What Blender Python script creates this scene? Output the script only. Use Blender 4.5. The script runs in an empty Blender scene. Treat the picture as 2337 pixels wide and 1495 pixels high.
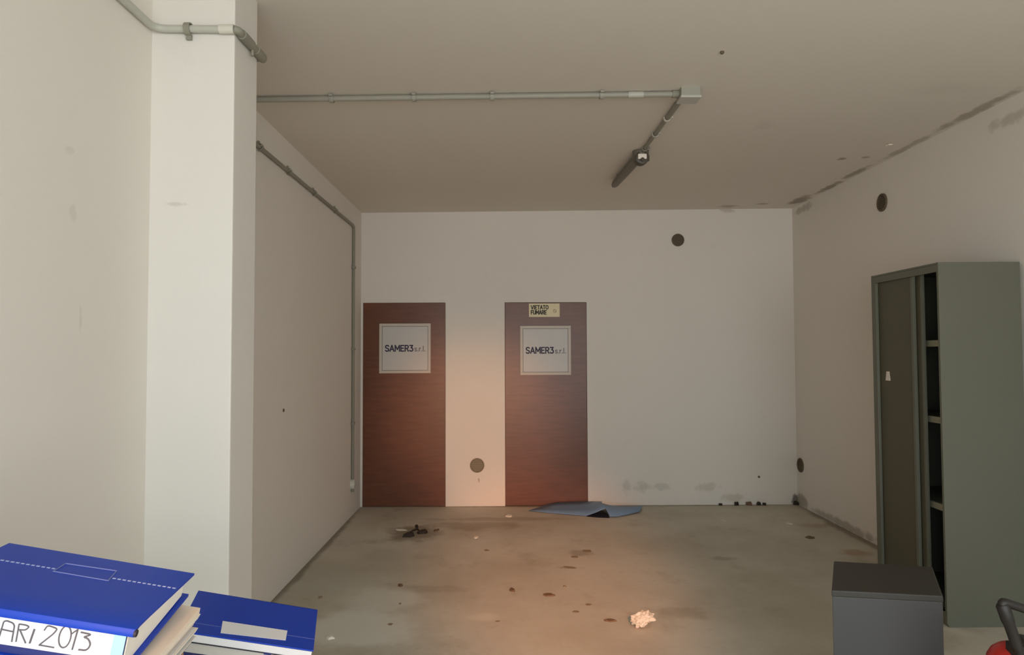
import bpy, bmesh, math, random
from mathutils import Vector, Matrix
random.seed(7)
S = bpy.context.scene
COL = S.collection
PI = math.pi

# ------------------------------------------------------------------ camera
W, H0, F = 2337, 1495, 1579.54
PITCH, YAW, ROLL, CH = .0372, .0096, -.0039, 1.5735
fw = Vector((math.sin(YAW)*math.cos(PITCH), math.cos(YAW)*math.cos(PITCH), math.sin(PITCH)))
rt = Vector((math.cos(YAW), -math.sin(YAW), 0)); up = rt.cross(fw)
rt, up = math.cos(ROLL)*rt+math.sin(ROLL)*up, -math.sin(ROLL)*rt+math.cos(ROLL)*up
CAM = Vector((0, 0, CH))
cd = bpy.data.cameras.new('camera'); cam = bpy.data.objects.new('camera', cd); COL.objects.link(cam)
cd.sensor_width = 36; cd.lens = F*36/W; cd.clip_start = .02
m = Matrix((rt, up, -fw)).transposed().to_4x4(); m.translation = CAM
cam.matrix_world = m
S.camera = cam

# room dimensions
D, XL, XN, XR = 7.195, -1.4994, -1.350, 3.0176
YF = -1.5
PX, P0, P1 = -1.0347, 2.623, 2.864      # the pillar
def zc(x): return 3.045+(x+1.5)*.0085       # the ceiling rises a little to the right
def on_floor(u, v, z=0.0):
    d = fw+rt*((u-W/2)/F)-up*((v-H0/2)/F)
    return CAM+d*((z-CH)/d.z)

# ------------------------------------------------------------------ materials
def lin(c):
    return tuple(((x/255)/12.92 if x/255 < .04045 else ((x/255+.055)/1.055)**2.4) for x in c)
class N:
    def __init__(s, name):
        s.m = bpy.data.materials.new(name); s.m.use_nodes = True; s.t = s.m.node_tree
        s.b = s.t.nodes['Principled BSDF']
        s.co = s.t.nodes.new('ShaderNodeTexCoord').outputs['Object']
    def n(s, t, **k):
        x = s.t.nodes.new(t)
        for a, b in k.items(): setattr(x, a, b)
        return x
    def l(s, a, b): s.t.links.new(a, b)
    def put(s, sock, v):
        if isinstance(v, bpy.types.NodeSocket): s.l(v, sock)
        else: sock.default_value = v
    def math(s, op, a, b=0.0, clamp=False):
        x = s.n('ShaderNodeMath', operation=op, use_clamp=clamp); s.put(x.inputs[0], a); s.put(x.inputs[1], b); return x.outputs[0]
    def noise(s, scale, detail=4, rough=.55, stretch=None, offs=(0,0,0)):
        mp = s.n('ShaderNodeMapping'); s.l(s.co, mp.inputs[0]); mp.inputs['Location'].default_value = offs
        if stretch: mp.inputs['Scale'].default_value = stretch
        x = s.n('ShaderNodeTexNoise'); s.l(mp.outputs[0], x.inputs['Vector'])
        x.inputs['Scale'].default_value = scale; x.inputs['Detail'].default_value = detail; x.inputs['Roughness'].default_value = rough
        return x.outputs['Fac']
    def ramp(s, f, lo, hi, a=0.0, b=1.0):
        x = s.n('ShaderNodeMapRange', interpolation_type='SMOOTHSTEP'); s.put(x.inputs[0], f)
        for i, v in zip((1, 2, 3, 4), (lo, hi, a, b)): x.inputs[i].default_value = v
        return x.outputs[0]
    def mix(s, f, a, b, mode='MIX'):
        x = s.n('ShaderNodeMix', data_type='RGBA', blend_type=mode); s.put(x.inputs[0], f)
        for i, v in ((6, a), (7, b)):
            if isinstance(v, tuple): v = (*v, 1) if len(v) == 3 else v
            s.put(x.inputs[i], v)
        return x.outputs[2]
    def patch(s, c, r, ns=6, amp=.9, soft=.6, offs=(0,0,0)):
        """ragged blotch about the point c with radii r"""
        v = s.n('ShaderNodeVectorMath', operation='SUBTRACT'); s.l(s.co, v.inputs[0]); v.inputs[1].default_value = c
        w = s.n('ShaderNodeVectorMath', operation='DIVIDE'); s.l(v.outputs[0], w.inputs[0]); w.inputs[1].default_value = r
        q = s.n('ShaderNodeVectorMath', operation='LENGTH'); s.l(w.outputs[0], q.inputs[0])
        d = s.math('ADD', q.outputs['Value'], s.math('MULTIPLY', s.math('SUBTRACT', s.noise(ns, 5, .6, offs=offs), .5), amp*2))
        return s.ramp(d, 1-soft, 1.0, 1.0, 0.0)
    def bump(s, h, strength=.2, dist=.005):
        x = s.n('ShaderNodeBump'); s.put(x.inputs['Height'], h); x.inputs['Strength'].default_value = strength; x.inputs['Distance'].default_value = dist
        s.l(x.outputs[0], s.b.inputs['Normal'])
    def fin(s, col, rough=.6, metal=0, spec=None):
        if isinstance(col, tuple): col = (*col, 1)
        s.put(s.b.inputs['Base Color'], col); s.put(s.b.inputs['Roughness'], rough); s.b.inputs['Metallic'].default_value = metal
        if spec is not None: s.b.inputs['Specular IOR Level'].default_value = spec
        return s.m
def simple(name, rgb, rough=.55, var=.08, scale=9, metal=0, bump=0, spec=None):
    k = N(name); c = lin(rgb)
    col = k.mix(k.noise(scale, 4), tuple(x*(1-var) for x in c), tuple(min(1, x*(1+var)) for x in c))
    if bump: k.bump(k.noise(scale*12, 4), bump, .003)
    return k.fin(col, rough, metal, spec)

WALL = (224, 219, 211)
def plaster(name, base=WALL, stains=()):
    k = N(name); c = lin(base)
    col = k.mix(k.noise(.9, 5, .6), tuple(x*.95 for x in c), tuple(x*1.03 for x in c))
    col = k.mix(k.ramp(k.noise(3.5, 6, .65, offs=(4, 2, 9)), .62, .80), col, tuple(x*.93 for x in c))
    for cen, rad, rgb, amt, ns in stains:
        col = k.mix(k.math('MULTIPLY', k.patch(cen, rad, ns), amt), col, lin(rgb))
    k.bump(k.noise(38, 5, .6), .16, .004)
    return k.fin(col, .85, spec=.2)

def bw(u, v): return (CAM.x+0, 0, 0)
M = {}
M['wall_back'] = plaster('plaster_back', stains=[
    ((1.24, D, .19), (.07, .1, .09), (182, 180, 168), .5, 12), ((1.42, D, .19), (.13, .1, .07), (176, 175, 164), .5, 12),
    ((1.62, D, .19), (.10, .1, .05), (180, 178, 166), .4, 12), ((2.08, D, .18), (.16, .1, .05), (184, 178, 162), .45, 12),
    ((2.35, D, .07), (.14, .1, .05), (186, 178, 160), .5, 14), ((-.28, D, .27), (.012, .1, .03), (120, 110, 92), .5, 30),
    ((2.33, D, 3.07), (.10, .1, .04), (160, 152, 136), .5, 16), ((3.0, D, .03), (.05, .2, .09), (80, 72, 58), .8, 14)])
M['wall_left'] = plaster('plaster_left', stains=[
    ((XN, 2.16, 2.02), (.1, .025, .035), (176, 172, 160), .22, 26), ((XN, 2.21, 1.69), (.1, .010, .05), (176, 172, 160), .28, 26),
    ((XN, 2.14, 2.21), (.1, .03, .02), (180, 176, 164), .22, 26)])
M['pillar'] = plaster('plaster_pillar', (216, 213, 206), stains=[
    ((-1.245, P0, 2.145), (.05, .1, .010), (184, 180, 166), .5, 30)])
M['wall_right'] = plaster('plaster_right', stains=[
    ((XR, 7.1, .05), (.1, .2, .09), (110, 98, 78), .55, 10), ((XR, 6.2, .03), (.1, .8, .05), (120, 108, 88), .5, 8),
    ((XR, 6.95, 3.02), (.1, .3, .05), (150, 142, 126), .5, 12), ((XR, 4.05, 2.96), (.1, .22, .05), (166, 160, 146), .5, 12),])
def ceiling_mat():
    k = N('plaster_ceiling'); c = lin((220, 214, 204))
    col = k.mix(k.noise(.8, 5), tuple(x*.95 for x in c), tuple(x*1.03 for x in c))
    k_ = [((2.93, 6.80, 3.08), (.10, .26, .2), .62, 9), ((2.97, 6.25, 3.08), (.055, .30, .2), .62, 9), ((2.96, 5.75, 3.08), (.05, .30, .2), .55, 9),
          ((2.97, 5.05, 3.08), (.045, .45, .2), .4, 8), ((2.96, 4.25, 3.08), (.06, .42, .2), .5, 9), ((2.62, 6.95, 3.08), (.08, .05, .2), .5, 14),
          ((2.63, 5.32, 3.08), (.045, .05, .2), .6, 20), ((2.80, 5.29, 3.08), (.05, .035, .2), .5, 20), ((2.30, 7.05, 3.08), (.12, .08, .2), .4, 12),
          ((1.72, 4.5, 3.08), (.10, .12, .2), .08, 9), ((2.5, 3.9, 3.08), (.3, .12, .2), .05, 7)]
    for cen, rad, amt, ns in k_:
        col = k.mix(k.math('MULTIPLY', k.patch(cen, rad, ns, .8), amt), col, lin((112, 100, 80)))
    k.bump(k.noise(26, 5, .6), .2, .004)
    return k.fin(col, .88, spec=.2)
M['ceiling'] = ceiling_mat()
def floor_mat():
    k = N('worn_concrete')
    a, b = lin((198, 193, 179)), lin((180, 173, 157))
    col = k.mix(k.ramp(k.noise(.75, 5, .6), .35, .65), a, b)
    col = k.mix(k.math('MULTIPLY', k.ramp(k.noise(1.7, 6, .6, (1, .55, 1), (3, 1, 0)), .5, .7), .55), col, lin((196, 192, 178)))
    col = k.mix(k.math('MULTIPLY', k.ramp(k.noise(2.6, 6, .62, (1, .8, 1), (7, 4, 0)), .55, .75), .5), col, lin((150, 137, 114)))
    col = k.mix(k.math('MULTIPLY', k.ramp(k.noise(14, 6, .7), .5, .8), .3), col, lin((148, 137, 118)))
    def st(u, v, rx, ry, rgb, amt, ns=5):
        nonlocal col
        p = on_floor(u, v); col = k.mix(k.math('MULTIPLY', k.patch((p.x, p.y, 0), (rx, ry, 1), ns, .75), amt), col, lin(rgb))
    st(945, 1217, .30, .34, (112, 98, 80), .7); st(1090, 1200, .55, .22, (136, 120, 98), .5)
    st(1110, 1408, .13, .10, (214, 207, 192), .6); st(980, 1345, .3, .1, (146, 134, 116), .4)
    st(1950, 1262, .16, .14, (148, 108, 74), .5); st(1860, 1200, .2, .12, (146, 116, 92), .4)
    st(1325, 1262, .12, .12, (130, 112, 90), .5, 14); st(1296, 1295, .09, .03, (128, 110, 88), .6, 14)
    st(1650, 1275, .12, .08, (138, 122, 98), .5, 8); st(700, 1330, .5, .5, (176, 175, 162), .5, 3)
    st(800, 1440, .55, .4, (222, 221, 212), .7, 3); st(880, 1365, .4, .25, (216, 214, 204), .6, 3)  # pale concrete blotches, strengthened in colour to stand in for missing light near camera
    st(1560, 1400, .2, .12, (146, 132, 108), .4, 8); st(1130, 1185, .9, .10, (138, 126, 108), .45, 4)
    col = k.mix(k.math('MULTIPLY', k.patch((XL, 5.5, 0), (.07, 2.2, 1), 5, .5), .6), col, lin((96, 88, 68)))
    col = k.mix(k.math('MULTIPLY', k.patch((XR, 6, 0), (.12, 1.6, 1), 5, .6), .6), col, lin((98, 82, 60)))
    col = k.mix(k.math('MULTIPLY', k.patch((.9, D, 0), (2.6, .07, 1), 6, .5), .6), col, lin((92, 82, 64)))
    k.bump(k.noise(30, 6, .65), .12, .003)
    return k.fin(col, k.ramp(k.noise(2.2, 5), .3, .7, .55, .8), spec=.35)
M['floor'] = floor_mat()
def wood_mat():
    k = N('brown_veneer')
    g = k.noise(3, 6, .6, (1.2, 1, 11)); col = k.mix(k.ramp(g, .3, .7), lin((98, 56, 37)), lin((114, 66, 43)))
    col = k.mix(k.math('MULTIPLY', k.ramp(k.noise(1.2, 4, .5), .4, .7), .5), col, lin((92, 57, 33)))
    k.bump(k.noise(40, 4, .6, (.5, 1, 8)), .05, .002)
    return k.fin(col, .36, spec=.45)
M['wood'] = wood_mat()
M['pvc'] = simple('grey_pvc', (178, 178, 168), .45, .04)
M['pvc_ceiling'] = simple('mid_grey_pvc', (152, 150, 138), .5, .05)  # darker grey tone for the conduit and box body on the ceiling
M['pvc_dark'] = simple('dull_grey_pvc', (138, 136, 122), .6, .06)
M['pvc_light'] = simple('pale_grey_pvc', (204, 202, 190), .45, .03)
M['lamp_dark'] = simple('smoked_lamp_body', (106, 99, 86), .5, .08)
M['lamp_black'] = simple('dark_socket', (70, 64, 52), .5, .08)
M['lamp_white'] = simple('white_ceramic', (236, 228, 214), .3, .02)
M['vent_dark'] = simple('dark_vent', (96, 84, 66), .7, .1)
M['vent_grey'] = simple('grey_vent', (150, 142, 122), .7, .08)
M['vent_rim'] = simple('vent_rim', (124, 114, 94), .7, .08)
M['sign_frame'] = simple('sign_frame', (198, 188, 176), .5, .03)
M['sign_panel'] = simple('sign_panel', (196, 193, 188), .45, .03)
M['ink'] = simple('navy_ink', (44, 38, 66), .6, .03)
M['ink_soft'] = simple('faded_ink', (104, 98, 104), .6, .03)
M['black_ink'] = simple('black_ink', (44, 38, 28), .6, .03)
M['cream'] = simple('cream_card', (226, 214, 178), .6, .05, 14)
M['cab'] = simple('olive_grey_enamel', (98, 99, 86), .5, .05, 3, bump=.03)
M['cab_lip'] = simple('shelf_enamel', (140, 138, 118), .5, .05, 3)
M['cab_door'] = simple('door_enamel', (82, 79, 63), .5, .06, 3)
M['tag'] = simple('white_tag', (226, 216, 204), .5, .03)
M['box'] = simple('grey_metal', (66, 65, 65), .5, .05, 5)
M['box_top'] = simple('shaded_grey_metal', (56, 53, 47), .6, .1, 4)  # lid's darker tone is painted shade on the upward face
M['red'] = simple('red_enamel', (176, 32, 28), .3, .05)
M['rubber'] = simple('black_rubber', (34, 30, 27), .5, .1)
M['mat'] = simple('blue_plastic_sheet', (116, 146, 178), .5, .10, 5, bump=.1)
M['blue'] = simple('blue_binder_card', (12, 58, 172), .45, .06, 5, bump=.04, spec=.3)
M['blue_dark'] = simple('dark_blue_card', (22, 36, 104), .45, .06, 6)
M['stitch'] = simple('pale_stitch', (176, 190, 226), .6, .05)
M['emboss'] = simple('embossed_line', (110, 122, 178), .5, .05)
M['paper'] = simple('white_paper', (222, 222, 224), .75, .03, 20)
M['cyan'] = simple('pale_cyan_tape', (150, 214, 232), .5, .04)
M['pages'] = simple('page_edges', (238, 230, 218), .8, .08, 30)
M['pages_grey'] = simple('grey_page_edges', (196, 192, 184), .8, .06, 30)
M['tan'] = simple('tan_card', (206, 180, 152), .75, .08, 12)
M['beige'] = simple('beige_card', (232, 216, 196), .75, .06, 12)
M['black_card'] = simple('black_card', (38, 38, 50), .6, .1, 12)
M['pencil'] = simple('pencil_grey', (92, 92, 98), .7, .1, 40)
M['cardboard'] = simple('cardboard', (164, 128, 88), .8, .08, 8)
M['desk'] = simple('grey_laminate', (168, 168, 160), .4, .03, 6)
M['steel'] = simple('desk_steel', (90, 92, 94), .4, .05, 6, .6)
M['leaf'] = simple('dead_leaf', (106, 84, 62), .8, .2, 60)
M['faint'] = simple('pale_dirt', (138, 121, 97), .85, .15, 60)
M['soot'] = simple('dark_crumb', (48, 40, 30), .85, .2, 60)
M['scrap'] = simple('paper_scrap', (228, 222, 208), .8, .05, 60)
M['chip'] = simple('plaster_chip', (206, 198, 182), .85, .08, 60)
M['crumple'] = simple('crumpled_paper', (214, 206, 190), .75, .05, 60)

# ------------------------------------------------------------------ mesh helpers
def BM(): return bmesh.new()
def box(bm, lo, hi, bev=0.0):
    x0, y0, z0 = lo; x1, y1, z1 = hi
    v = [bm.verts.new(p) for p in ((x0,y0,z0),(x1,y0,z0),(x1,y1,z0),(x0,y1,z0),(x0,y0,z1),(x1,y0,z1),(x1,y1,z1),(x0,y1,z1))]
    f = [bm.faces.new([v[i] for i in q]) for q in ((3,2,1,0),(4,5,6,7),(0,1,5,4),(1,2,6,5),(2,3,7,6),(3,0,4,7))]
    if bev:
        e = {e for q in f for e in q.edges}
        bmesh.ops.bevel(bm, geom=list(e), offset=bev, segments=2, profile=.6, affect='EDGES')
    return v
def hexa(bm, b, t, bev=0.0):
    """prism from a bottom quad and a top quad, both anticlockwise seen from above"""
    v = [bm.verts.new(p) for p in (*b, *t)]
    f = [bm.faces.new([v[i] for i in q]) for q in ((3,2,1,0),(4,5,6,7),(0,1,5,4),(1,2,6,5),(2,3,7,6),(3,0,4,7))]
    if bev: bmesh.ops.bevel(bm, geom=list({e for q in f for e in q.edges}), offset=bev, segments=2, profile=.6, affect='EDGES')
def tube(bm, pts, r, n=12, cap=True, sq=1.0):
    pts = [Vector(p) for p in pts]; rr = r if isinstance(r, (list, tuple)) else [r]*len(pts)
    rings = []; nrm = None
    for i, p in enumerate(pts):
        t = (pts[min(i+1, len(pts)-1)]-pts[max(i-1, 0)]).normalized()
        if nrm is None: nrm = t.orthogonal().normalized()
        nrm = (nrm-t*nrm.dot(t)).normalized(); b = t.cross(nrm)
        rings.append([bm.verts.new(p+rr[i]*(math.cos(2*PI*k/n)*nrm+sq*math.sin(2*PI*k/n)*b)) for k in range(n)])
    for a, c in zip(rings, rings[1:]):
        for k in range(n): bm.faces.new((a[k], a[(k+1) % n], c[(k+1) % n], c[k]))
    if cap: bm.faces.new(rings[0][::-1]); bm.faces.new(rings[-1])
def bend(pts, rad=.04, n=6):
    """round the inner corners of a polyline"""
    P = [Vector(p) for p in pts]; out = [P[0]]
    for a, b, c in zip(P, P[1:], P[2:]):
        r = min(rad, (a-b).length*.45, (c-b).length*.45); s = b+(a-b).normalized()*r; e = b+(c-b).normalized()*r
        for k in range(n+1):
            t = k/n; out.append((1-t)**2*s+2*t*(1-t)*b+t*t*e)
    return out+[P[-1]]
def lathe(bm, prof, n=40, axis='Z', cen=(0,0,0)):
    cen = Vector(cen); rings = []
    for r, h in prof:
        ring = []
        for k in range(n):
            c, s = r*math.cos(2*PI*k/n), r*math.sin(2*PI*k/n)
            ring.append(bm.verts.new(cen+Vector({'Z': (c, s, h), 'Y': (c, h, s), 'X': (h, c, s)}[axis])))
        rings.append(ring)
    for a, b in zip(rings, rings[1:]):
        for k in range(n): bm.faces.new((a[k], a[(k+1) % n], b[(k+1) % n], b[k]))
    bm.faces.new(rings[0][::-1]); bm.faces.new(rings[-1])
def obj(name, bm, mat, parent=None, smooth=False, label=None):
    bmesh.ops.recalc_face_normals(bm, faces=bm.faces[:])
    me = bpy.data.meshes.new(name); bm.to_mesh(me); bm.free()
    me.materials.append(mat)
    if smooth:
        for p in me.polygons: p.use_smooth = True
        me.set_sharp_from_angle(angle=math.radians(40))
    o = bpy.data.objects.new(name, me); COL.objects.link(o)
    if parent: o.parent = parent
    if label: o['label'] = label
    return o
def tag(o, label, cat, group=None):
    o['label'] = label; o['category'] = cat
    if group: o['group'] = group
    return o
def thing(name, loc, label, cat, group=None, rot=None):
    o = bpy.data.objects.new(name, None); COL.objects.link(o); o.empty_display_size = .1; o.location = loc
    if rot is not None: o.rotation_euler = rot
    return tag(o, label, cat, group)
def struct(name, bm, mat, parent=None, smooth=False):
    o = obj(name, bm, mat, parent, smooth)
    if not parent: o['kind'] = 'structure'
    return o
GLY = {  # stroke letters on a unit-high cell: width, polylines
 'S': (.62, [[(.58,.84),(.46,.97),(.18,.97),(.05,.84),(.05,.66),(.16,.55),(.46,.45),(.57,.34),(.57,.16),(.44,.03),(.16,.03),(.03,.16)]]),
 'A': (.74, [[(.02,0),(.37,1),(.72,0)], [(.14,.32),(.60,.32)]]), 'M': (.86, [[(.05,0),(.05,1),(.43,.30),(.81,1),(.81,0)]]),
 'E': (.58, [[(.56,.97),(.05,.97),(.05,.03),(.56,.03)], [(.05,.51),(.48,.51)]]), 'R': (.66, [[(.05,0),(.05,.97),(.42,.97),(.58,.84),(.58,.62),(.42,.48),(.05,.48)], [(.34,.48),(.62,0)]]),
 '3': (.60, [[(.04,.97),(.54,.97),(.28,.58),(.44,.55),(.56,.42),(.56,.16),(.43,.03),(.16,.03),(.03,.14)]]),
 's': (.44, [[(.40,.54),(.32,.63),(.12,.63),(.04,.54),(.07,.40),(.34,.28),(.40,.16),(.32,.03),(.10,.03),(.02,.12)]]), 'r': (.34, [[(.05,0),(.05,.64)], [(.05,.42),(.16,.60),(.32,.62)]]),
 'l': (.18, [[(.08,0),(.08,1)]]), '.': (.16, [[(.07,0),(.07,.09)]]), 'V': (.72, [[(.02,1),(.36,0),(.70,1)]]), 'I': (.20, [[(.10,0),(.10,1)]]),
 'T': (.64, [[(.0,.97),(.64,.97)], [(.32,.97),(.32,0)]]), 'O': (.80, [[(.40,.98),(.13,.86),(.04,.5),(.13,.14),(.40,.02),(.67,.14),(.76,.5),(.67,.86),(.40,.98)]]),
 'F': (.56, [[(.05,0),(.05,.97),(.55,.97)], [(.05,.51),(.46,.51)]]), 'U': (.70, [[(.05,1),(.05,.22),(.18,.04),(.52,.04),(.65,.22),(.65,1)]])}
def stroke_text(name, txt, parent, x0, z0, h, width, pen, y, mat, gap=.16):
    """flat printed lettering standing just proud of a plate, from x0, base z0, letter height h, fitted to width"""
    tot = sum(GLY[c][0]+gap for c in txt)-gap; kx = width/tot; bm = BM(); x = 0; k = 0
    for c in txt:
        for ln in GLY[c][1]:
            for a, b in zip(ln, ln[1:]):
                p, q = Vector((x0+(x+a[0])*kx, 0, z0+a[1]*h)), Vector((x0+(x+b[0])*kx, 0, z0+b[1]*h))
                d = (q-p).normalized(); p -= d*pen*.35; q += d*pen*.35; n = Vector((-d.z, 0, d.x))*pen*.5; yo = y-.00004*(k % 7); k += 1
                v = [bm.verts.new(r+Vector((0, yy, 0))) for yy in (y+.0008, yo) for r in (p-n, q-n, q+n, p+n)]
                for f in ((3,2,1,0),(4,5,6,7),(0,1,5,4),(1,2,6,5),(2,3,7,6),(3,0,4,7)): bm.faces.new([v[i] for i in f])
        x += GLY[c][0]+gap
    return obj(name, bm, mat, parent)

# ------------------------------------------------------------------ the room
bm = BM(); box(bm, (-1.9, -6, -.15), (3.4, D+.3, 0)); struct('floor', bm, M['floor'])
bm = BM()
b = [(-1.8, YF-.1, zc(-1.8)), (3.3, YF-.1, zc(3.3)), (3.3, D+.25, zc(3.3)), (-1.8, D+.25, zc(-1.8))]
hexa(bm, b, [(x, y, 3.35) for x, y, z in b]); struct('ceiling', bm, M['ceiling'])
bm = BM(); box(bm, (XL-.2, 2.7, 0), (XL, D+.2, 3.2)); struct('wall_left', bm, M['wall_left'])
bm = BM(); box(bm, (XL-.2, YF, 0), (XN, 2.7, 3.2)); struct('wall_left_front', bm, M['wall_left'])
bm = BM(); box(bm, (XR, YF, 0), (XR+.2, D+.2, 3.2)); struct('wall_right', bm, M['wall_right'])
# back wall with two recesses for the flush doors
DO = ((-1.4775, -.6225), (-.0075, .8465)); DH = 2.103
bm = BM()
for x0, x1, z0, z1 in ((XL, DO[0][0], 0, DH), (DO[0][1], DO[1][0], 0, DH), (DO[1][1], XR, 0, DH), (XL, XR, DH, 3.2)):
    box(bm, (x0, D, z0), (x1, D+.06, z1))
box(bm, (XL, D+.05, 0), (XR, D+.2, 3.2)); struct('wall_back', bm, M['wall_back'])
bm = BM(); box(bm, (XL, YF-.1, 2.75), (XR, YF, 3.2)); struct('wall_front', bm, M['wall_left'])
bm = BM(); box(bm, (XL-.1, P0, 0), (PX, P1, 3.1), .006); struct('pillar', bm, M['pillar'])
for i, (x0, x1) in enumerate(DO):
    e = bpy.data.objects.new('door_%d' % (i+1), None); COL.objects.link(e); e.location = ((x0+x1)/2, D, 0); e['kind'] = 'structure'
    hw = (x1-x0)/2-.003
    bm = BM(); box(bm, (-hw, -.002, .004), (hw, .04, DH-.003), .002); obj('door_leaf', bm, M['wood'], e)

# ------------------------------------------------------------------ door signs
def door_sign(cx, z0, z1, w, label):
    t = thing('door_sign', (cx, D-.002, z0), label, 'sign', 'square company signs on the doors'); h = z1-z0; hw = w/2; b = .028
    bm = BM(); box(bm, (-hw+b, -.006, b), (hw-b, -.0005, h-b)); obj('sign_panel', bm, M['sign_panel'], t)
    bm = BM()
    for lo, hi in (((-hw,0),(hw,b)), ((-hw,h-b),(hw,h)), ((-hw,b),(-hw+b,h-b)), ((hw-b,b),(hw,h-b))):
        box(bm, (lo[0], -.012, lo[1]), (hi[0], -.0005, hi[1]), .002)
    obj('sign_frame', bm, M['sign_frame'], t)
    bm = BM(); q = hw-b
    for lo, hi in (((-q,b),(q,b+.004)), ((-q,h-b-.004),(q,h-b)), ((-q,b),(-q+.004,h-b)), ((q-.004,b),(q,h-b))):
        box(bm, (lo[0], -.0068, lo[1]), (hi[0], -.0055, hi[1]))
    obj('inner_line', bm, M['ink_soft'], t)
    stroke_text('lettering', 'SAMER3', t, -.203, h*.5-.030, .062, .285, .0125, -.0068, M['ink'])
    stroke_text('small_lettering', 's.r.l.', t, .100, h*.5-.030, .052, .110, .0075, -.0068, M['ink_soft'], .12)
    return t
door_sign(-1.041, 1.371, 1.886, .532, 'square white sign on the left brown door beside the conduit')
door_sign(.417, 1.347, 1.857, .527, 'square white sign on the right brown door, under the cream no smoking notice')
t = thing('notice_plate', (.406, D-.002, 1.950), 'small cream no smoking notice at the top of the right door', 'notice')
bm = BM(); box(bm, (-.16, -.004, 0), (.16, .0008, .14), .001); obj('plate', bm, M['cream'], t)
stroke_text('lettering', 'VIETATO', t, -.138, .080, .040, .180, .0088, -.0048, M['black_ink'])
stroke_text('lettering', 'FUMARE', t, -.138, .028, .040, .160, .0092, -.0048, M['black_ink'])
bm = BM(); tube(bm, [(.11+.016*math.cos(a), -.0045, .062+.016*math.sin(a)) for a in [2*PI*k/16 for k in range(17)]], .0018, 6); tube(bm, [(.099, -.0045, .073), (.121, -.0045, .051)], .0016, 6)
obj('round_symbol', bm, M['vent_rim'], t)

# ------------------------------------------------------------------ round vents
def vent(loc, r, axis, mat, label):
    """axis points into the room"""
    t = thing('round_vent', loc, label, 'vent', 'round wall vents')
    s = -1
    A = 'Y' if axis == 'back' else 'X'
    bm = BM(); lathe(bm, [(r, 0), (r, s*.010), (r-.006, s*.013), (r-.012, s*.012), (r-.013, s*.004), (r-.03, s*.003)], 32, A); obj('rim', bm, M['vent_rim'] if mat is M['vent_grey'] else mat, t, True)
    bm = BM(); ri = r-.012
    n = 7
    for k in range(n):
        z = -ri+(k+.5)*2*ri/n; w = math.sqrt(max(0, ri*ri-z*z))-.001
        if axis == 'back': box(bm, (-w, -.011, z-.35*ri/n), (w, -.0035, z+.35*ri/n))
        else: box(bm, (-.011, -w, z-.35*ri/n), (-.0035, w, z+.35*ri/n))
    obj('grille', bm, mat, t)
    return t
vent((1.81, D, 2.751), .066, 'back', M['vent_dark'], 'dark round vent high on the back wall right of the doors')
vent((-.296, D, .419), .074, 'back', M['vent_grey'], 'grey round vent low on the wall between the two brown doors')
vent((XR, 5.462, 2.766), .072, 'right', M['vent_dark'], 'dark round vent high on the right wall above the tall cabinet')
vent((XR, 7.10, .417), .072, 'right', M['vent_dark'], 'dark round vent low on the right wall by the far corner')

# ------------------------------------------------------------------ conduits
def clip(parent, c, d, up_, r, mat, name='clip'):
    """saddle clip round a pipe at c running along d, fixed on the side up_"""
    c, d, u = Vector(c), Vector(d).normalized(), Vector(up_).normalized(); s = d.cross(u)
    bm = BM(); w = .011
    pts = []
    for k in range(9):
        a = PI*k/8; pts.append(c-u*(math.sin(a)*(r+.002))+s*(math.cos(a)*(r+.002)))
    pts = [pts[0]+u*(r-.008)]+pts+[pts[-1]+u*(r-.008)]
    rings = []
    for p in pts:
        o = (p-c); o = (o-d*o.dot(d)).normalized()*.004
        rings.append([bm.verts.new(p+d*w), bm.verts.new(p-d*w), bm.verts.new(p-d*w+o), bm.verts.new(p+d*w+o)])
    for a, b in zip(rings, rings[1:]):
        for k in range(4): bm.faces.new((a[k], a[(k+1) % 4], b[(k+1) % 4], b[k]))
    bm.faces.new(rings[0]); bm.faces.new(rings[-1][::-1])
    q = c+s*(r+.011)+u*(r-.009)
    m4 = Matrix((s, d, u)).transposed().to_4x4(); m4.translation = q
    vs = box(bm, (-.010, -.010, -.006), (.010, .010, .004)); bmesh.ops.transform(bm, matrix=m4, verts=vs)
    return obj(name, bm, mat, parent, True)
# 1 near left wall and round the pillar
ZP = 2.814; r = .0145
t = thing('conduit', (XN, 2.0, ZP), 'light grey conduit from the left wall across the front of the white pillar', 'conduit')
base = Vector(t.location)
def rel(p): return Vector(p)-base
yf, xs = P0-r-.004, PX+r+.004
pts = bend([(XN+r+.004, 1.2, ZP), (XN+r+.004, yf, ZP), (PX+.006, yf, ZP-.002)], .05)
bm = BM(); tube(bm, [rel(p) for p in pts], r, 14); obj('pipe', bm, M['pvc'], t, True)
bm = BM(); tube(bm, [rel(p) for p in ((PX-.05, yf, ZP-.002), (PX+.004, yf, ZP-.002))], r+.003, 14); obj('coupling', bm, M['pvc_light'], t, True)
bm = BM(); sp = bend([(PX+.002, yf, ZP-.002), (xs, yf+.01, ZP-.004), (xs, P1+.01, ZP+.004), (PX-.12, P1+r+.006, ZP+.004)], .03, 8)
tube(bm, [rel(p) for p in sp], r+.001, 14); obj('elbow_pipe', bm, M['pvc_dark'], t, True)
bm = BM(); tube(bm, [rel(p) for p in ((xs, P0+.02, ZP-.003), (xs, P0+.122, ZP+.001))], r+.005, 14); obj('sleeve', bm, M['pvc_dark'], t, True)
bm = BM(); tube(bm, [rel(p) for p in ((xs, P0+.165, ZP+.002), (xs, P1+.005, ZP+.004), (xs-.004, P1+.022, ZP+.004))], [r+.005, r+.005, r+.003], 14); obj('sleeve', bm, M['pvc_dark'], t, True)
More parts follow.
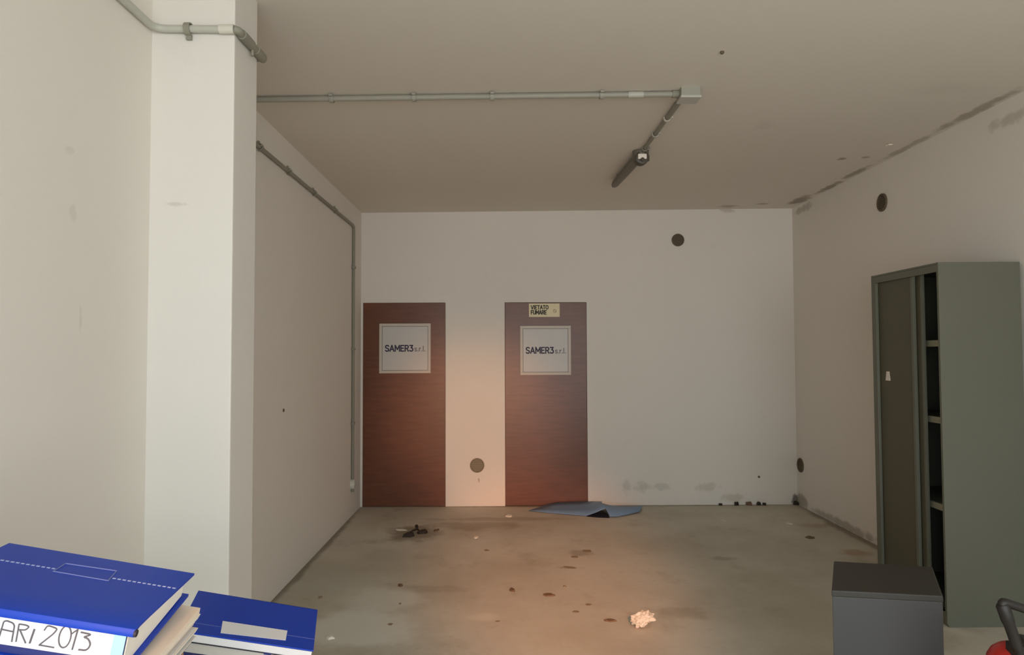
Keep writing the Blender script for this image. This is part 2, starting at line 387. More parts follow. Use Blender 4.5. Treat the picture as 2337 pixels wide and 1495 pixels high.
bm = BM(); lathe(bm, [(.006, -.02), (.006, .02)], 10, 'Z', rel((xs, P0+.135, ZP-.018))); obj('clip', bm, M['pvc_dark'], t)
clip(t, rel((-1.204, yf, ZP-.001)), (-1, 0, 0), (0, 1, 0), r+.003, M['pvc_dark'])
clip(t, rel((XN+r+.004, 1.8, ZP)), (0, 1, 0), (-1, 0, 0), r+.003, M['pvc_dark'])
# 2 left wall behind the pillar, with the drop to a socket
r = .0135; xw = XL+r+.003
t = thing('conduit', (XL, 6.77, .30), 'thin grey conduit along the far left wall dropping down beside the left door', 'conduit'); base = Vector(t.location)
ZW, YV = 2.826, 6.765
bm = BM(); tube(bm, [rel(p) for p in bend([(xw, P1+.005, ZW), (xw, YV, ZW), (xw, YV, .345)], .05)], r, 12); obj('pipe', bm, M['pvc_dark'], t, True)
for y in (4.16, 4.72, 5.35, 6.02): clip(t, rel((xw, y, ZW)), (0, 1, 0), (-1, 0, 0), r+.003, M['pvc_dark'])
for z in (2.42, 1.62, .9): clip(t, rel((xw, YV, z)), (0, 0, 1), (-1, 0, 0), r+.003, M['pvc_dark'])
t = thing('wall_socket', (XL, YV, .26), 'small round pale socket at the foot of the conduit beside the left door', 'socket')
bm = BM(); lathe(bm, [(.048, 0), (.048, .030), (.042, .040), (.02, .042)], 28, 'X', (0, 0, .052)); obj('socket_body', bm, M['pvc_light'], t, True)
bm = BM(); lathe(bm, [(.018, .040), (.016, .046)], 18, 'X', (0, 0, .052)); obj('socket_insert', bm, M['pvc'], t, True)
bm = BM(); tube(bm, [(.016, 0, .008), (.016, 0, -.02)], .016, 12); obj('gland', bm, M['pvc_dark'], t, True)
# 3 across the ceiling to the junction box
r = .016
def cy(x): return 3.913-(x+1.45)*.012
t = thing('conduit', (0, 3.9, zc(0)-.03), 'long grey conduit running across the ceiling from the left wall to the junction box', 'conduit'); base = Vector(t.location)
bm = BM(); x0, x1 = XL+.012, .99
tube(bm, [rel((x, cy(x), zc(x)-r-.004)) for x in (x0, -.8, 0, .6, x1)], r, 14); obj('pipe', bm, M['pvc_ceiling'], t, True)
for x in (-.985, -.515, -.07, .553): clip(t, rel((x, cy(x), zc(x)-r-.004)), (1, 0, 0), (0, 0, 1), r+.002, M['pvc_ceiling'])
bm = BM(); tube(bm, [rel((x, cy(x), zc(x)-r-.004)) for x in (.705, .79)], r+.0022, 14); obj('coupling', bm, M['pvc'], t, True)
bm = BM(); tube(bm, [rel((x, cy(x), zc(x)-r-.004)) for x in (.955, .995)], r+.005, 14); obj('gland', bm, M['pvc_dark'], t, True)
zb = zc(1.04)
t = thing('ceiling_junction_box', (1.047, 3.872, zb), 'small pale grey junction box on the ceiling where the two conduits meet', 'junction box')
bm = BM(); box(bm, (-.055, -.05, -.052), (.055, .055, .006), .004); obj('box_body', bm, M['pvc_ceiling'], t)
bm = BM(); box(bm, (-.058, -.053, -.062), (.058, .058, -.048), .004); obj('lid', bm, M['pvc'], t)
# 4 from the box back to the lamp
r = .013
t = thing('conduit', (1.02, 4.5, zb-.03), 'short dark conduit on the ceiling from the junction box back to the lamp', 'conduit'); base = Vector(t.location)
def q4(y): return (1.030-(y-3.93)*.018, y, zc(1.02)-r-.004)
bm = BM(); tube(bm, [rel(q4(y)) for y in (3.93, 4.5, 5.0)], r, 12); obj('pipe', bm, M['pvc_dark'], t, True)
for y, mt in ((4.30, 'pvc_light'), (4.62, 'pvc'), (4.94, 'pvc_dark')): clip(t, rel(q4(y)), (0, 1, 0), (0, 0, 1), r+.003, M[mt])
bm = BM(); tube(bm, [rel(q4(y)) for y in (4.05, 4.28)], r+.004, 12); obj('sleeve', bm, M['pvc_dark'], t, True)
# 5 the lamp
zl = zc(1.0)
t = thing('ceiling_lamp', (1.005, 5.06, zl), 'dark slim ceiling lamp with a white end at the end of the short conduit', 'lamp')
bm = BM(); lathe(bm, [(.060, 0), (.060, -.045), (.052, -.06), (.03, -.064)], 28, 'Z', (.0, 0, 0)); obj('mount', bm, M['lamp_dark'], t, True)
bm = BM(); lathe(bm, [(.048, .02), (.052, -.03), (.048, -.055), (.036, -.058)], 28, 'Y', (0, 0, -.062)); obj('lamp_holder', bm, M['lamp_black'], t, True)
bm = BM(); box(bm, (-.032, -.072, -.078), (.032, -.050, -.040), .006); obj('white_cap', bm, M['lamp_white'], t, label='white ceramic end cap')
bm = BM(); lathe(bm, [(.014, -.075), (.014, -.06)], 14, 'Y', (0, 0, -.083)); obj('pin', bm, M['lamp_black'], t)
for s in (-1, 1):
    bm = BM(); box(bm, (s*.050-.006, -.045, -.085), (s*.050+.006, -.02, -.045), .003); obj('side_clip', bm, M['lamp_black'], t)
bm = BM(); P = Vector((-.022, .02, -.052)); Q = Vector((-.066, .86, -.050))
tube(bm, [P, P.lerp(Q, .04), P.lerp(Q, .08), P.lerp(Q, .5), P.lerp(Q, .9), P.lerp(Q, .97), Q], [.024, .033, .036, .035, .031, .024, .014], 20); obj('lamp_tube', bm, M['lamp_dark'], t, True)
bm = BM(); tube(bm, [P.lerp(Q, .98), P.lerp(Q, 1.03)], [.014, .010], 12); obj('end_cap', bm, M['lamp_black'], t, True)
bm = BM(); box(bm, (-.066, .66, -.03), (-.046, .69, 0)); obj('bracket', bm, M['lamp_dark'], t)
# small fixings
tag(obj('ceiling_plug', (lambda b: (lathe(b, [(.010, .0), (.011, -.006), (.007, -.012)], 14, 'Z', (1.081, 3.373, zc(1.08))), b)[1])(BM()), M['vent_dark'], None, True), 'tiny dark plug in the bare ceiling in front of the junction box', 'plug')
def wall_plug(c, ax, label):
    b = BM(); lathe(b, [(.012, 0), (.012, .004 if ax == 'X' else -.004), (.006, .007 if ax == 'X' else -.007)], 14, ax, c); tag(obj('wall_plug', b, M['leaf'], None, True), label, 'plug')
wall_plug((XL, 4.70, 1.195), 'X', 'tiny brown plug in the middle of the far left wall')
wall_plug((2.62, D, .285), 'Y', 'tiny dark plug low on the back wall near the right corner')

# ------------------------------------------------------------------ tall metal cabinet
CX, Y0, Y1, CHT, CB = 2.516, 3.984, 4.721, 2.094, 2.995
t = thing('metal_cabinet', ((CX+CB)/2, (Y0+Y1)/2, 0), 'tall olive grey metal cabinet with a sliding door half open against the right wall', 'cabinet'); base = Vector(t.location)
def cbox(bm, lo, hi, bev=0): box(bm, rel(lo), rel(hi), bev)
def part(name, boxes, mat, bev=.002, label=None):
    bm = BM()
    for lo, hi in boxes: cbox(bm, lo, hi, bev)
    return obj(name, bm, mat, t, label=label)
# near side panel has a cut lower front corner
bm = BM(); prof = [(CX+.014, 0), (CB, 0), (CB, CHT), (CX, CHT), (CX, .02)]
a = [bm.verts.new(rel((x, Y0, z))) for x, z in prof]; c = [bm.verts.new(rel((x, Y0+.014, z))) for x, z in prof]
bm.faces.new(a); bm.faces.new(c[::-1])
for k in range(5): bm.faces.new((a[k], a[(k+1) % 5], c[(k+1) % 5], c[k]))
obj('side_panel', bm, M['cab'], t)
part('side_panel', [((CX, Y1-.014, 0), (CB, Y1, CHT))], M['cab'])
part('top_panel', [((CX+.001, Y0+.0145, CHT-.012), (CB, Y1-.0145, CHT-.0005))], M['cab'])
part('back_panel', [((CB-.012, Y0+.012, .02), (CB-.002, Y1-.012, CHT-.01))], M['cab'])
part('plinth', [((CX+.012, Y0+.012, 0), (CX+.03, Y1-.012, .09)), ((CX+.012, Y0+.012, .075), (CB-.01, Y1-.012, .09))], M['cab'])
part('front_frame', [((CX, Y0+.0145, CHT-.055), (CX+.018, Y1-.0145, CHT-.013)), ((CX, Y1-.055, .05), (CX+.018, Y1-.0145, CHT-.05)), ((CX, Y0+.0145, .05), (CX+.018, Y0+.018, CHT-.05))], M['cab'])
d = part('sliding_door', [((CX+.020, 4.273, .092), (CX+.030, Y1-.045, CHT-.045))], M['cab_door'])
def sub(name, boxes, mat, parent, bev=.0015):
    bm = BM()
    for lo, hi in boxes: cbox(bm, lo, hi, bev)
    return obj(name, bm, mat, parent)
sub('door_edge', [((CX+.012, 4.262, .092), (CX+.031, 4.288, CHT-.045))], M['cab'], d)
bm = BM(); v = [rel((CX+.018, 4.573+dy, 1.413+dz)) for dy, dz in ((-.028, -.030), (.028, -.030), (.016, .030), (-.016, .030))]
hexa(bm, v, [p+Vector((.004, 0, 0)) for p in v]); obj('lock_plate', bm, M['tag'], d, label='white lock plate')
d = part('sliding_door', [((CX+.038, 4.205, .092), (CX+.048, Y1-.06, CHT-.045))], M['cab_door'])
sub('door_edge', [((CX+.034, 4.200, .092), (CX+.050, 4.222, CHT-.045))], M['cab'], d)
for z in (1.626, 1.166, .650):
    s = part('shelf', [((CX+.09, Y0+.016, z-.004), (CB-.014, Y1-.016, z+.012))], M['cab'])
    sub('shelf_lip', [((CX+.072, Y0+.016, z-.022), (CX+.090, Y1-.016, z+.016))], M['cab_lip'], s)

# ------------------------------------------------------------------ grey metal box
q = [Vector(p) for p in ((1.330, 2.856, .6), (1.742, 2.781, .6), (1.932, 3.156, .6), (1.528, 3.252, .6))]
cen = sum(q, Vector())/4; cen.z = 0
t = thing('metal_box', cen, 'low plain grey metal box standing in front of the tall olive cabinet', 'box')
q = [p-cen for p in q]
ins = [p*.985 for p in q]
bm = BM(); hexa(bm, [Vector((p.x*.985, p.y*.985, .0)) for p in q], [Vector((p.x*.99, p.y*.99, .575)) for p in q], .004); obj('box_body', bm, M['box'], t)
bm = BM(); hexa(bm, [Vector((p.x, p.y, .572)) for p in q], [Vector((p.x, p.y, .600)) for p in q], .006); obj('lid', bm, M['box_top'], t)

# ------------------------------------------------------------------ fire extinguisher
ex, ey = 1.760, 2.40
t = thing('fire_extinguisher', (ex, ey, 0), 'red fire extinguisher with a black bent hose in the lower right corner', 'fire extinguisher')
R = .098
bm = BM(); lathe(bm, [(R-.01, .012), (R, .03), (R, .49), (R*.96, .515), (R*.84, .538), (R*.62, .556), (R*.38, .566), (.024, .570)], 40); obj('cylinder', bm, M['red'], t, True)
bm = BM(); lathe(bm, [(R+.004, 0), (R+.004, .03), (R-.006, .034)], 40); obj('base_ring', bm, M['rubber'], t, True)
bm = BM(); lathe(bm, [(.026, .560), (.030, .566), (.030, .590), (.022, .594)], 20, 'Z', (.012, 0, 0)); box(bm, (-.056, -.072, .535), (.070, -.010, .588), .008); obj('valve', bm, M['rubber'], t, True)
bm = BM(); tube(bm, [(.0, -.03, .585), (.04, -.035, .604), (.14, -.045, .600)], [.010, .012, .009], 12); obj('lever', bm, M['rubber'], t, True)
hose = bend([(-.030, -.060, .545), (-.052, -.064, .585), (-.104, -.066, .738), (.0, -.066, .703), (.12, -.066, .64), (.20, -.066, .52)], .020, 8)
bm = BM(); tube(bm, hose, .0145, 14); obj('hose', bm, M['rubber'], t, True)
bm = BM(); A, B = Vector((-.052, -.064, .585)), Vector((-.104, -.066, .738))
tube(bm, [A.lerp(B, .02), A.lerp(B, .50), A.lerp(B, .58), A.lerp(B, .90), A.lerp(B, .94)], [.017, .0175, .0205, .0205, .016], 14); obj('hose_sleeve', bm, M['rubber'], t, True)

# ------------------------------------------------------------------ desk, archive box and the pile
t = thing('desk', (-1.045, 1.40, 0), 'grey desk under the blue binders beside the left wall', 'desk'); base = Vector(t.location)
bm = BM(); cbox(bm, (-1.335, .72, .672), (-.63, 2.02, .700), .003); obj('desk_top', bm, M['desk'], t)
for x in (-1.30, -.69):
    for y in (.78, 1.96):
        bm = BM(); cbox(bm, (x-.02, y-.02, 0), (x+.02, y+.02, .672), .003); obj('leg', bm, M['steel'], t)
bm = BM(); cbox(bm, (-1.32, .77, .35), (-1.305, 1.97, .66)); obj('modesty_panel', bm, M['steel'], t)

def Rm(a, b, c):
    a, b, c = (math.radians(x) for x in (a, b, c))
    return Matrix.Rotation(a, 3, 'Z') @ Matrix.Rotation(b, 3, 'X') @ Matrix.Rotation(c, 3, 'Y')
BW, BD = .33, .24
def frame(name, o, R, off, label, cat, group=None):
    """an Empty at local point off of the frame (o, R); returns it and a shifter for local points"""
    off = Vector(off); t = thing(name, Vector(o)+R @ off, label, cat, group, R.to_euler()); return t, (lambda p: Vector(p)-off)
o1, R1 = (-.560, 1.068, 1.161), Rm(4.74, 1.52, 11.46)
o2, R2 = (-.492, 1.799, .818), Rm(12.72, 4.31, 14.57)
def slab(bm, L, x0, x1, y0, y1, zn0, zn1, zf0, zf1, bev=0.0):
    """slab whose near (y0) and far (y1) edges have their own bottom and top heights"""
    hexa(bm, [L(p) for p in ((x0,y0,zn0),(x1,y0,zn0),(x1,y1,zf0),(x0,y1,zf0))], [L(p) for p in ((x0,y0,zn1),(x1,y0,zn1),(x1,y1,zf1),(x0,y1,zf1))], bev)
def dashes(bm, L, x0, x1, y, z, n, w=.0016, fill=.7):
    for k in range(n):
        a = x0+(x1-x0)*k/n; b = a+(x1-x0)/n*fill; box(bm, L((a, y-w, z)), L((b, y+w, z+.0006)))

# blue binder on top of the pile, spine towards the camera
t, L = frame('ring_binder', o1, R1, (-BW/2, BD/2, -.074), 'thick blue binder on top of the pile with handwriting on its white spine label', 'binder')
bm = BM()
prof = [(.012, -.0035), (.004, -.006), (.0035, -.0125), (-.0035, -.0135), (-.0048, -.008), (-.002, -.002), (.006, .0), (.05, .0008), (.12, .0004), (.19, .0), (BD, 0), (BD, -.0035), (.19, -.0035), (.05, -.0028)]
a = [bm.verts.new(L((-BW, y, z))) for y, z in prof]; c = [bm.verts.new(L((.001, y, z))) for y, z in prof]
bm.faces.new(a); bm.faces.new(c[::-1])
for k in range(len(prof)): bm.faces.new((a[k], a[(k+1) % len(prof)], c[(k+1) % len(prof)], c[k]))
top = obj('top_cover', bm, M['blue'], t, True)
bm = BM(); dashes(bm, L, -.33, -.203, .161, 0, 15, .0019, .62); obj('stitching', bm, M['stitch'], top, label='pale dashed stitching')
bm = BM(); dashes(bm, L, -.110, .0, .161, 0, 13, .0019, .62); obj('stitching', bm, M['stitch'], top, label='pale dashed stitching')
bm = BM(); ra = [(-.204, .189), (-.118, .193), (-.111, .147), (-.203, .149)]
for (xa, ya), (xb, yb) in zip(ra, ra[1:]+ra[:1]): tube(bm, [L((xa, ya, .0006)), L((xb, yb, .0006))], .0011, 6)
obj('label_outline', bm, M['emboss'], top, label='thin pale outlined rectangle')
bm = BM(); tube(bm, [L((.000, -.001, -.008)), L((.0035, -.001, -.008))], .0055, 12); obj('hinge_end', bm, M['black_card'], top, True, 'black end of the hinge')
bm = BM(); slab(bm, L, -BW, -.012, .004, .0075, -.072, -.006, -.072, -.006); sp = obj('spine', bm, M['blue_dark'], t)
bm = BM(); slab(bm, L, -BW+.02, -.030, .0030, .004, -.056, -.010, -.056, -.010); lab = obj('spine_label', bm, M['paper'], sp, label='white handwritten spine label')
bm = BM(); slab(bm, L, -.030, -.0125, .0028, .004, -.066, -.010, -.066, -.010); obj('edge_tape', bm, M['cyan'], sp, label='pale blue strip')
bm = BM()
def stroke(pts, r=.0011): tube(bm, bend([L((x, .0026, z)) for x, z in pts], .006, 4), r, 6)
def letters():
    zt, zb_ = -.0205, -.0490
    stroke([(-.222, zt+.001), (-.197, zt-.001)]); stroke([(-.209, zt), (-.206, zb_)])                       # T
    stroke([(-.191, zb_-.001), (-.189, -.022), (-.185, zt), (-.176, zt-.002), (-.173, -.026), (-.172, zb_-.001)]); stroke([(-.191, -.034), (-.173, -.035)])   # A
    stroke([(-.166, zb_), (-.167, zt-.002)]); stroke([(-.167, zt-.002), (-.157, zt-.002), (-.152, -.024), (-.156, -.030), (-.166, -.031)]); stroke([(-.164, -.031), (-.152, zb_)])  # R
    stroke([(-.144, zt-.006), (-.1465, zb_+.001)], .0015)                                                      # I
    stroke([(-.130, -.026), (-.127, -.018), (-.118, zt+.001), (-.112, -.021), (-.116, -.029), (-.133, zb_), (-.131, zb_+.0005), (-.111, zb_)])   # 2
    ring = [(-.099+.0085*math.cos(a), -.031+.0165*math.sin(a)) for a in [PI/2+2*PI*k/14 for k in range(15)]]; stroke(ring)   # 0
    stroke([(-.0905, -.025), (-.083, -.017)]); stroke([(-.083, -.017), (-.085, zb_+.001)], .0013)              # 1
    stroke([(-.078, zt), (-.061, zt-.001), (-.073, -.027), (-.066, -.028), (-.060, -.036), (-.064, -.046), (-.076, -.0465)], .0013)            # 3
letters(); obj('handwriting', bm, M['pencil'], lab)
bm = BM(); slab(bm, L, -BW+.012, -.011, .0085, BD-.010, -.068, -.004, -.040, -.004); obj('page_block', bm, M['pages'], t)
bm = BM(); slab(bm, L, -BW, -.003, -.002, BD+.006, -.0735, -.0685, -.0465, -.0415, .0006); obj('bottom_cover', bm, M['blue'], t)

# folders of loose paper under the binder
fold = [('cream', 'beige', .012, .020, 'beige paper folder, topmost of the loose papers under the blue binder'),
        ('tan', 'tan', .014, .014, 'tan card folder just below the beige one under the blue binder'),
        ('white', 'paper', .010, .021, 'white sheaf of paper between the tan and black folders'),
        ('black', 'black_card', .006, .015, 'black folder between the two white sheaves of paper'),
        ('pale', 'paper', .008, .020, 'thin white sheaf below the black folder'),
        ('dark', 'black_card', .006, .018, 'lowest thin black folder under the loose white papers')]
z = -.0755
for i, (k, mt, th, dx, lb) in enumerate(fold):
    g = .0
    t, L = frame('paper_folder', o1, R1, (-BW/2, BD/2, z-th), lb, 'folder', 'loose folders under the binder')
    bm = BM(); rise = .008 if i == 0 else 0
    slab(bm, L, -BW+.02, dx, .006+.002*i, BD+.017-.003*(i % 3), z-th, z-.0005, z-th, z-.0005+rise, .0008)
    cov = obj('cover', bm, M[mt], t)
    if mt in ('tan', 'beige', 'paper'):
        bm = BM(); n = 3
        for j in range(n):
            zz = z-th+th*(j+.6)/n*.9; box(bm, L((-BW+.03, .012, zz)), L((dx+.0012*(j+1), BD+.012, zz+.0012)))
        obj('sheets', bm, M['pages'] if mt != 'tan' else M['beige'], t)
    z -= th+.0003
zlow = z
# archive box below the folders
t = thing('archive_box', (-.755, 1.19, .70), 'brown cardboard archive box under the pile of folders', 'box')
bm = BM(); box(bm, (-.16, -.12, 0), (.15, .12, .30), .003); obj('box_body', bm, M['cardboard'], t)
bm = BM(); box(bm, (-.165, -.125, .25), (.155, .125, .332), .003); obj('lid', bm, M['cardboard'], t)

# second blue binder, fore-edge towards the camera
T2 = .056
t, L = frame('ring_binder', o2, R2, (-BW/2, BD/2, -T2), 'blue binder lying tilted beyond the pile, blank white label on its cover', 'binder')
bm = BM(); slab(bm, L, -BW, 0, 0, BD, -.0035, 0, -.0035, 0, .0008); top = obj('top_cover', bm, M['blue'], t)
bm = BM(); hexa(bm, [L((x, y, .0002)) for x, y in ((-.232, .018), (-.073, .030), (-.073, .083), (-.238, .082))], [L((x, y, .0010)) for x, y in ((-.232, .018), (-.073, .030), (-.073, .083), (-.238, .082))]); obj('cover_label', bm, M['paper'], top, label='blank white label')
bm = BM(); dashes(bm, L, -.071, 0, .060, 0, 14, .0009); obj('stitching', bm, M['emboss'], top)
bm = BM(); dashes(bm, L, -.33, -.236, .050, 0, 18, .0009); obj('stitching', bm, M['emboss'], top)
bm = BM(); slab(bm, L, -BW+.002, -.003, -.001, BD-.01, -.0215, -.0037, -.0215, -.0037); obj('page_block', bm, M['paper'], t, label='white page block')
bm = BM(); slab(bm, L, -BW+.001, -.005, -.002, BD-.01, -.0245, -.0217, -.0245, -.0217); obj('divider', bm, M['black_card'], t, label='dark divider sheet')
bm = BM(); slab(bm, L, -BW+.004, -.010, .006, BD-.01, -.052, -.0247, -.052, -.0247); obj('page_block', bm, M['pages_grey'], t, label='grey page block')
bm = BM(); slab(bm, L, -BW, 0, -.002, BD, -T2, -.0525, -T2, -.0525, .0008); obj('bottom_cover', bm, M['blue_dark'], t)
bm = BM(); slab(bm, L, -BW, 0, BD-.004, BD, -T2, 0, -T2, 0, .0008); obj('spine', bm, M['blue'], t)
bm = BM(); slab(bm, L, -.118, -.100, -.0025, .006, -.0265, -.0217, -.0265, -.0217); obj('index_tab', bm, M['blue_dark'], t)
t = thing('file_box', (-.80, 1.92, .70), 'flat grey file box propping up the tilted blue binder', 'box')
bm = BM(); hexa(bm, [(-.13, -.09, 0), (.10, -.07, 0), (.10, .08, 0), (-.13, .08, 0)], [(-.13, -.09, .068), (.10, -.07, .026), (.10, .08, .028), (-.13, .08, .086)], .002); obj('box_body', bm, M['pages_grey'], t)
bm = BM(); tube(bm, [(-.08, -.0875, .03), (-.06, -.0855, .03)], .01, 12); obj('finger_ring', bm, M['steel'], t)

# ------------------------------------------------------------------ blue sheet on the floor
t = thing('plastic_sheet', (.8, 6.92, 0), 'creased blue plastic sheet lying on the floor before the right door', 'sheet'); base = Vector(t.location)
def sheet(name, grid):
    """grid of points -> thin folded sheet"""
    bm = BM(); V = [[bm.verts.new(rel(p)) for p in row] for row in grid]
    for a, b in zip(V, V[1:]):
        for k in range(len(a)-1): bm.faces.new((a[k], a[k+1], b[k+1], b[k]))
    o = obj(name, bm, M['mat'], t, True)
    s = o.modifiers.new('thickness', 'SOLIDIFY'); s.thickness = .003; s.offset = 1
    return o
sheet('large_flap', [
    [(.22, 6.955, .004), (.40, 6.86, .006), (.60, 6.77, .008), (.77, 6.715, .005), (.86, 6.685, .044), (.952, 6.665, .088)],
    [(.27, 7.02, .005), (.45, 6.98, .010), (.62, 6.93, .014), (.80, 6.90, .024), (.90, 6.89, .044), (.957, 6.88, .076)],
    [(.34, 7.09, .008), (.50, 7.08, .018), (.65, 7.07, .024), (.80, 7.06, .032), (.90, 7.05, .046), (.965, 7.03, .058)],
    [(.40, 7.165, .016), (.52, 7.17, .040), (.66, 7.172, .044), (.80, 7.172, .046), (.90, 7.172, .046), (.985, 7.16, .046)]])
sheet('small_flap', [
    [(.952, 6.665, .088), (.992, 6.655, .012), (1.06, 6.66, .010), (1.18, 6.74, .012), (1.31, 6.84, .016)],
    [(.957, 6.88, .076), (1.02, 6.87, .040), (1.10, 6.87, .030), (1.22, 6.91, .026), (1.36, 6.98, .022)],
    [(.965, 7.03, .058), (1.04, 7.02, .040), (1.14, 7.01, .032), (1.25, 7.01, .028), (1.385, 7.06, .022)]])

bm = BM(); q = [(.775, 6.715), (.87, 6.672), (.985, 6.648), (.99, 6.80), (.96, 6.98), (.84, 6.98)]
a = [bm.verts.new(rel((x, y, .0004))) for x, y in q]; c = [bm.verts.new(rel((x, y, .0024))) for x, y in q]
bm.faces.new(a[::-1]); bm.faces.new(c)
for k in range(6): bm.faces.new((a[k], a[(k+1) % 6], c[(k+1) % 6], c[k]))
obj('crease_shade', bm, M['black_card'], t, label='black sheet standing in for the shade under the crease')  # flat black piece added for the dark shade under the raised crease

# ------------------------------------------------------------------ litter on the floor
def flake(name, u, v, sx, sy, h, mat, label, cat, group=None, seed=0, rz=None, n=9):
    """a curled ragged chip lying on the floor"""
    rnd = random.Random(seed or u*7+v); p = on_floor(u, v); bm = BM(); rz = rnd.uniform(-.5, .5) if rz is None else rz
    lo, hi = [], []
    for k in range(n):
        a = 2*PI*k/n; s = rnd.uniform(.65, 1.1); x, y = sx*s*math.cos(a), sy*s*math.sin(a)
        X, Y = x*math.cos(rz)-y*math.sin(rz), x*math.sin(rz)+y*math.cos(rz)
        lo.append(bm.verts.new((X, Y, .0))); hi.append(bm.verts.new((X*.85, Y*.85, h*rnd.uniform(.5, 1.1))))
    c0 = bm.verts.new((0, 0, 0)); c1 = bm.verts.new((0, 0, h*.8))
    for k in range(n):
        j = (k+1) % n
        bm.faces.new((lo[k], lo[j], hi[j], hi[k])); bm.faces.new((hi[k], hi[j], c1)); bm.faces.new((lo[j], lo[k], c0))
    o = obj(name, bm, mat); o.location = (p.x, p.y, .0002)
    return tag(o, label, cat, group)
dark = [
    (914, 1337, .022, .026, .012, 'single dark crumb on the left of the floor, nearer than the long twig'),
    (732, 1364, .014, .018, .008, 'tiny dark crumb nearest the foot of the left wall'),
    (890, 1425, .015, .02, .007, 'faint brown crumb on the pale floor left of the centre, close to the camera'),
    (913, 1378, .008, .02, .006, 'faintest thin crumb on the left of the floor'),
    (1169, 1348, .019, .03, .012, 'small brown crumb on the left part of the warm floor patch'),
    (1255, 1359, .045, .022, .010, 'oblong brown chip in the middle of the warm floor patch'),
    (1391, 1417, .042, .018, .009, 'long dark chip left of the crumpled paper ball'),
    (1299, 1295, .055, .03, .006, 'flat dull smear of dirt above the oblong brown chip'),
    (1288, 1339, .012, .02, .007, 'tiny speck just above and right of the oblong brown chip'),
    (1314, 1396, .026, .02, .006, 'faint curled chip between the oblong chip and the paper ball'),
    (1343, 1380, .026, .02, .005, 'faint flat smear just beyond the faint curled chip'),
    (1136, 1418, .016, .016, .005, 'faint speck on the warm floor beside the white paint patch'),
    (1312, 1271, .030, .03, .006, 'left end of the curling dirt trail below the blue sheet'),
    (1340, 1258, .045, .05, .007, 'right end of the curling dirt trail below the blue sheet'),
    (1849, 1228, .040, .04, .012, 'brown leaf scrap near the right wall before the tall cabinet'),
    (1110, 1256, .022, .03, .005, 'faint speck between the long twig and the warm floor patch')]
for u, v, sx, sy, h, lb in dark: flake('debris_chip', u, v, sx, sy, h*(.4 if 'faint' in lb or 'smear' in lb or 'trail' in lb else 1), M['faint' if ('faint' in lb or 'smear' in lb or 'trail' in lb or 'tiny' in lb) else 'leaf'], lb, 'debris', 'dark crumbs on the floor')
flake('dead_leaf', 934, 1223, .050, .075, .028, M['soot'], 'dark curled leaf at the left end of the twig before the left door', 'leaf')
flake('dead_leaf', 966, 1216, .052, .06, .026, M['soot'], 'brown curled leaf at the right end of the twig before the left door', 'leaf')
flake('dead_leaf', 996, 1211, .028, .05, .010, M['leaf'], 'faint flat leaf right of the twig before the left door', 'leaf')
pa, pb, pc = on_floor(930, 1223), on_floor(952, 1216), on_floor(958, 1214.5)
bm = BM(); pp = [Vector((p.x, p.y, z)) for p, z in ((pa, .012), (pa.lerp(pb, .5), .03), (pb, .034), (pc, .01))]
c = pp[1].copy(); c.z = 0; tube(bm, [p-c for p in pp], [.006, .008, .010, .005], 8); tube(bm, [pp[2]-c, pp[2]-c+Vector((-.012, .05, .012))], [.009, .016], 8)
o = obj('twig', bm, M['soot'], None, True); o.location = c; tag(o, 'dark twig joining two curled leaves before the left door', 'twig')
white = [
    (917, 1210, .065, .030, .004, 'scrap', 'pale paper strip behind the dark twig'),
    (1162, 1178, .036, .06, .010, 'scrap', 'white scrap nearest the right door, left of the blue sheet'),
    (1087, 1227, .020, .04, .008, 'scrap', 'small pale scrap between the twig and the warm floor patch'),
    (755, 1457, .026, .022, .012, 'scrap', 'bright white scrap beside the tilted blue binder'),
    (1650, 1188, .018, .05, .006, 'chip', 'faint pale chip on the far floor right of the blue sheet'),
    (1801, 1195, .026, .05, .006, 'chip', 'faint pale chip near the far right corner')]
for u, v, sx, sy, h, mt, lb in white: flake('paper_scrap', u, v, sx, sy, h, M[mt], lb, 'scrap', 'pale scraps on the floor')
for u, v, sx, h, lb in ((1640, 1150.5, .022, .022, 'smallest dark crumb at the foot of the back wall, leftmost of the row'),
                        (1677, 1150.5, .030, .040, 'second dark crumb from the left at the foot of the back wall'),
                        (1705, 1150.5, .038, .038, 'widest grey brown crumb at the foot of the back wall'),
                        (1728, 1150.5, .026, .036, 'blackest crumb at the foot of the back wall'),
                        (1741, 1150.5, .022, .026, 'rightmost small crumb of the row at the foot of the back wall'),
                        (1815, 1151.5, .034, .040, 'dark clod wedged in the far right corner of the floor')):
    o = flake('dirt_clod', u, v, sx, .02, h, M['soot'] if 'grey' not in lb else M['leaf'], lb, 'debris', 'dark crumbs along the back wall'); o.location.y = D-.026
# crumpled paper ball
from mathutils import noise
p = on_floor(1466, 1434); bm = BM(); bmesh.ops.create_icosphere(bm, subdivisions=4, radius=1)
for v in bm.verts:
    n = v.co.normalized(); q = Vector((n.x*1.5, n.y*1.2, n.z*1.2))
    c = noise.voronoi(q*1.35+Vector((3.1, 1.7, 5.2)))[0]
    k = .66+.42*min(1, c[1]-c[0])+.16*noise.noise(q*1.9)+.05*noise.noise(q*5)
    v.co = Vector((n.x*.084, n.y*.055, n.z*.050+.014*n.x))*k
zmin = min(v.co.z for v in bm.verts)
for v in bm.verts: v.co.z -= zmin
o = obj('paper_ball', bm, M['crumple']); o.location = (p.x, p.y, 0); tag(o, 'crumpled ball of white paper on the floor left of the grey box', 'paper')
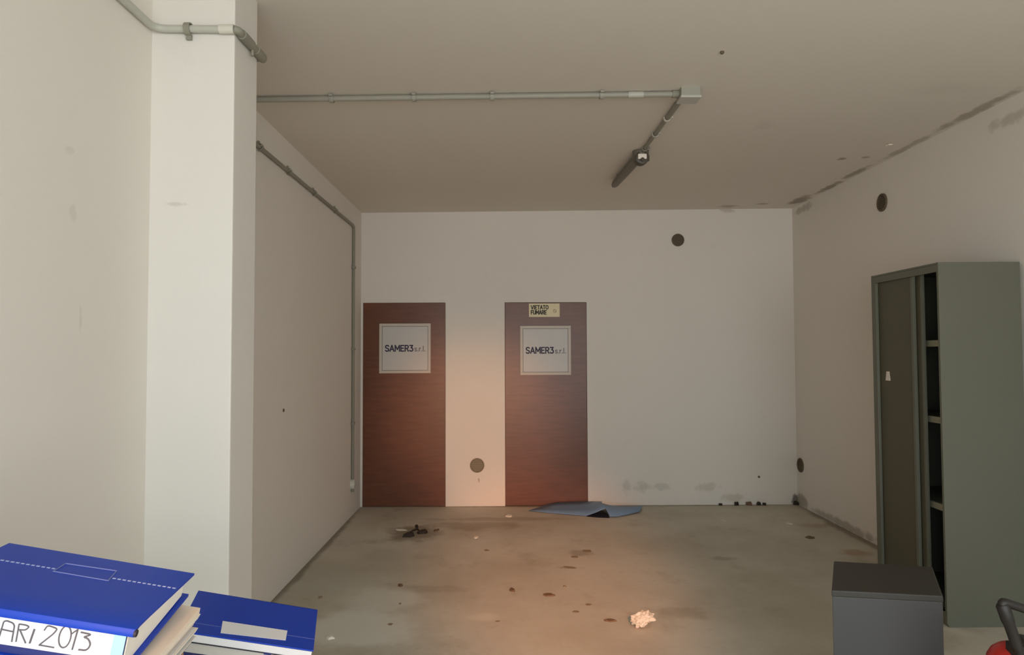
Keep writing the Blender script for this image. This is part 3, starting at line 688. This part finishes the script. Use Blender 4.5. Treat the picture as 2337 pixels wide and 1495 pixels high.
# plaster flake hanging from the ceiling and rubble at the ceiling edge
bm = BM(); hexa(bm, [(-.014, -.03, -.014), (.018, -.024, -.010), (.014, .02, -.006), (-.012, .016, -.012)], [(-.014, -.03, -.004), (.018, -.024, -.002), (.014, .02, .001), (-.012, .016, .001)])
o = obj('plaster_flake', bm, M['scrap']); o.location = (2.79, 4.955, zc(2.79)-.001); tag(o, 'white plaster flake peeling from the ceiling near the right wall', 'plaster')

# ------------------------------------------------------------------ light
w = bpy.data.worlds.new('sky'); S.world = w; w.use_nodes = True; nt = w.node_tree; bg = nt.nodes['Background']
tc = nt.nodes.new('ShaderNodeTexCoord'); sx = nt.nodes.new('ShaderNodeSeparateXYZ'); nt.links.new(tc.outputs['Generated'], sx.inputs[0])
mr = nt.nodes.new('ShaderNodeMapRange'); nt.links.new(sx.outputs['Z'], mr.inputs[0]); mr.inputs[1].default_value = -1; mr.inputs[2].default_value = 1
cr = nt.nodes.new('ShaderNodeValToRGB'); nt.links.new(mr.outputs[0], cr.inputs[0]); nt.links.new(cr.outputs[0], bg.inputs[0])
el = cr.color_ramp.elements
el[0].position = .0; el[0].color = (1.20, 1.21, 1.20, 1)
el[1].position = 1; el[1].color = (.84, .95, 1.08, 1)
for ps, c in ((.47, (1.39, 1.40, 1.40, 1)), (.53, (.90, .98, 1.02, 1))):
    e = el.new(ps); e.color = c
bg.inputs[1].default_value = 1.0
ld = bpy.data.lights.new('entrance_portal', 'AREA'); ld.shape = 'RECTANGLE'; ld.size = XR-XL; ld.size_y = 2.75
ld.cycles.is_portal = True
lo = bpy.data.objects.new('entrance_portal', ld); COL.objects.link(lo); lo.location = ((XL+XR)/2, YF-.05, 1.375); lo.rotation_euler = (PI/2, 0, 0)
def spot(name, loc, tgt, energy, ang, col, size=.25):
    ld = bpy.data.lights.new(name, 'SPOT'); ld.energy = energy; ld.spot_size = math.radians(ang); ld.spot_blend = 1.0; ld.color = col; ld.shadow_soft_size = size
    o = bpy.data.objects.new(name, ld); COL.objects.link(o); o.location = loc
    o.rotation_euler = (Vector(tgt)-Vector(loc)).to_track_quat('-Z', 'Y').to_euler(); return o
# added warm spots beyond the unseen entrance, making the glow on floor and wall
spot('warm_spot_floor', (.45, -1.9, 2.65), (.32, 4.9, 0), 450, 18, (1, .36, .13))
spot('warm_spot_wall', (-.35, -1.9, 1.7), (-.33, D, .80), 250, 15, (1, .42, .16))

vs = S.view_settings; vs.view_transform = 'Standard'; vs.look = 'None'; vs.gamma = 1; vs.use_curve_mapping = False; vs.exposure = 2.05
S.cycles.use_denoising = True
S.cycles.max_bounces = 14; S.cycles.diffuse_bounces = 10
S.cycles.sample_clamp_indirect = 6
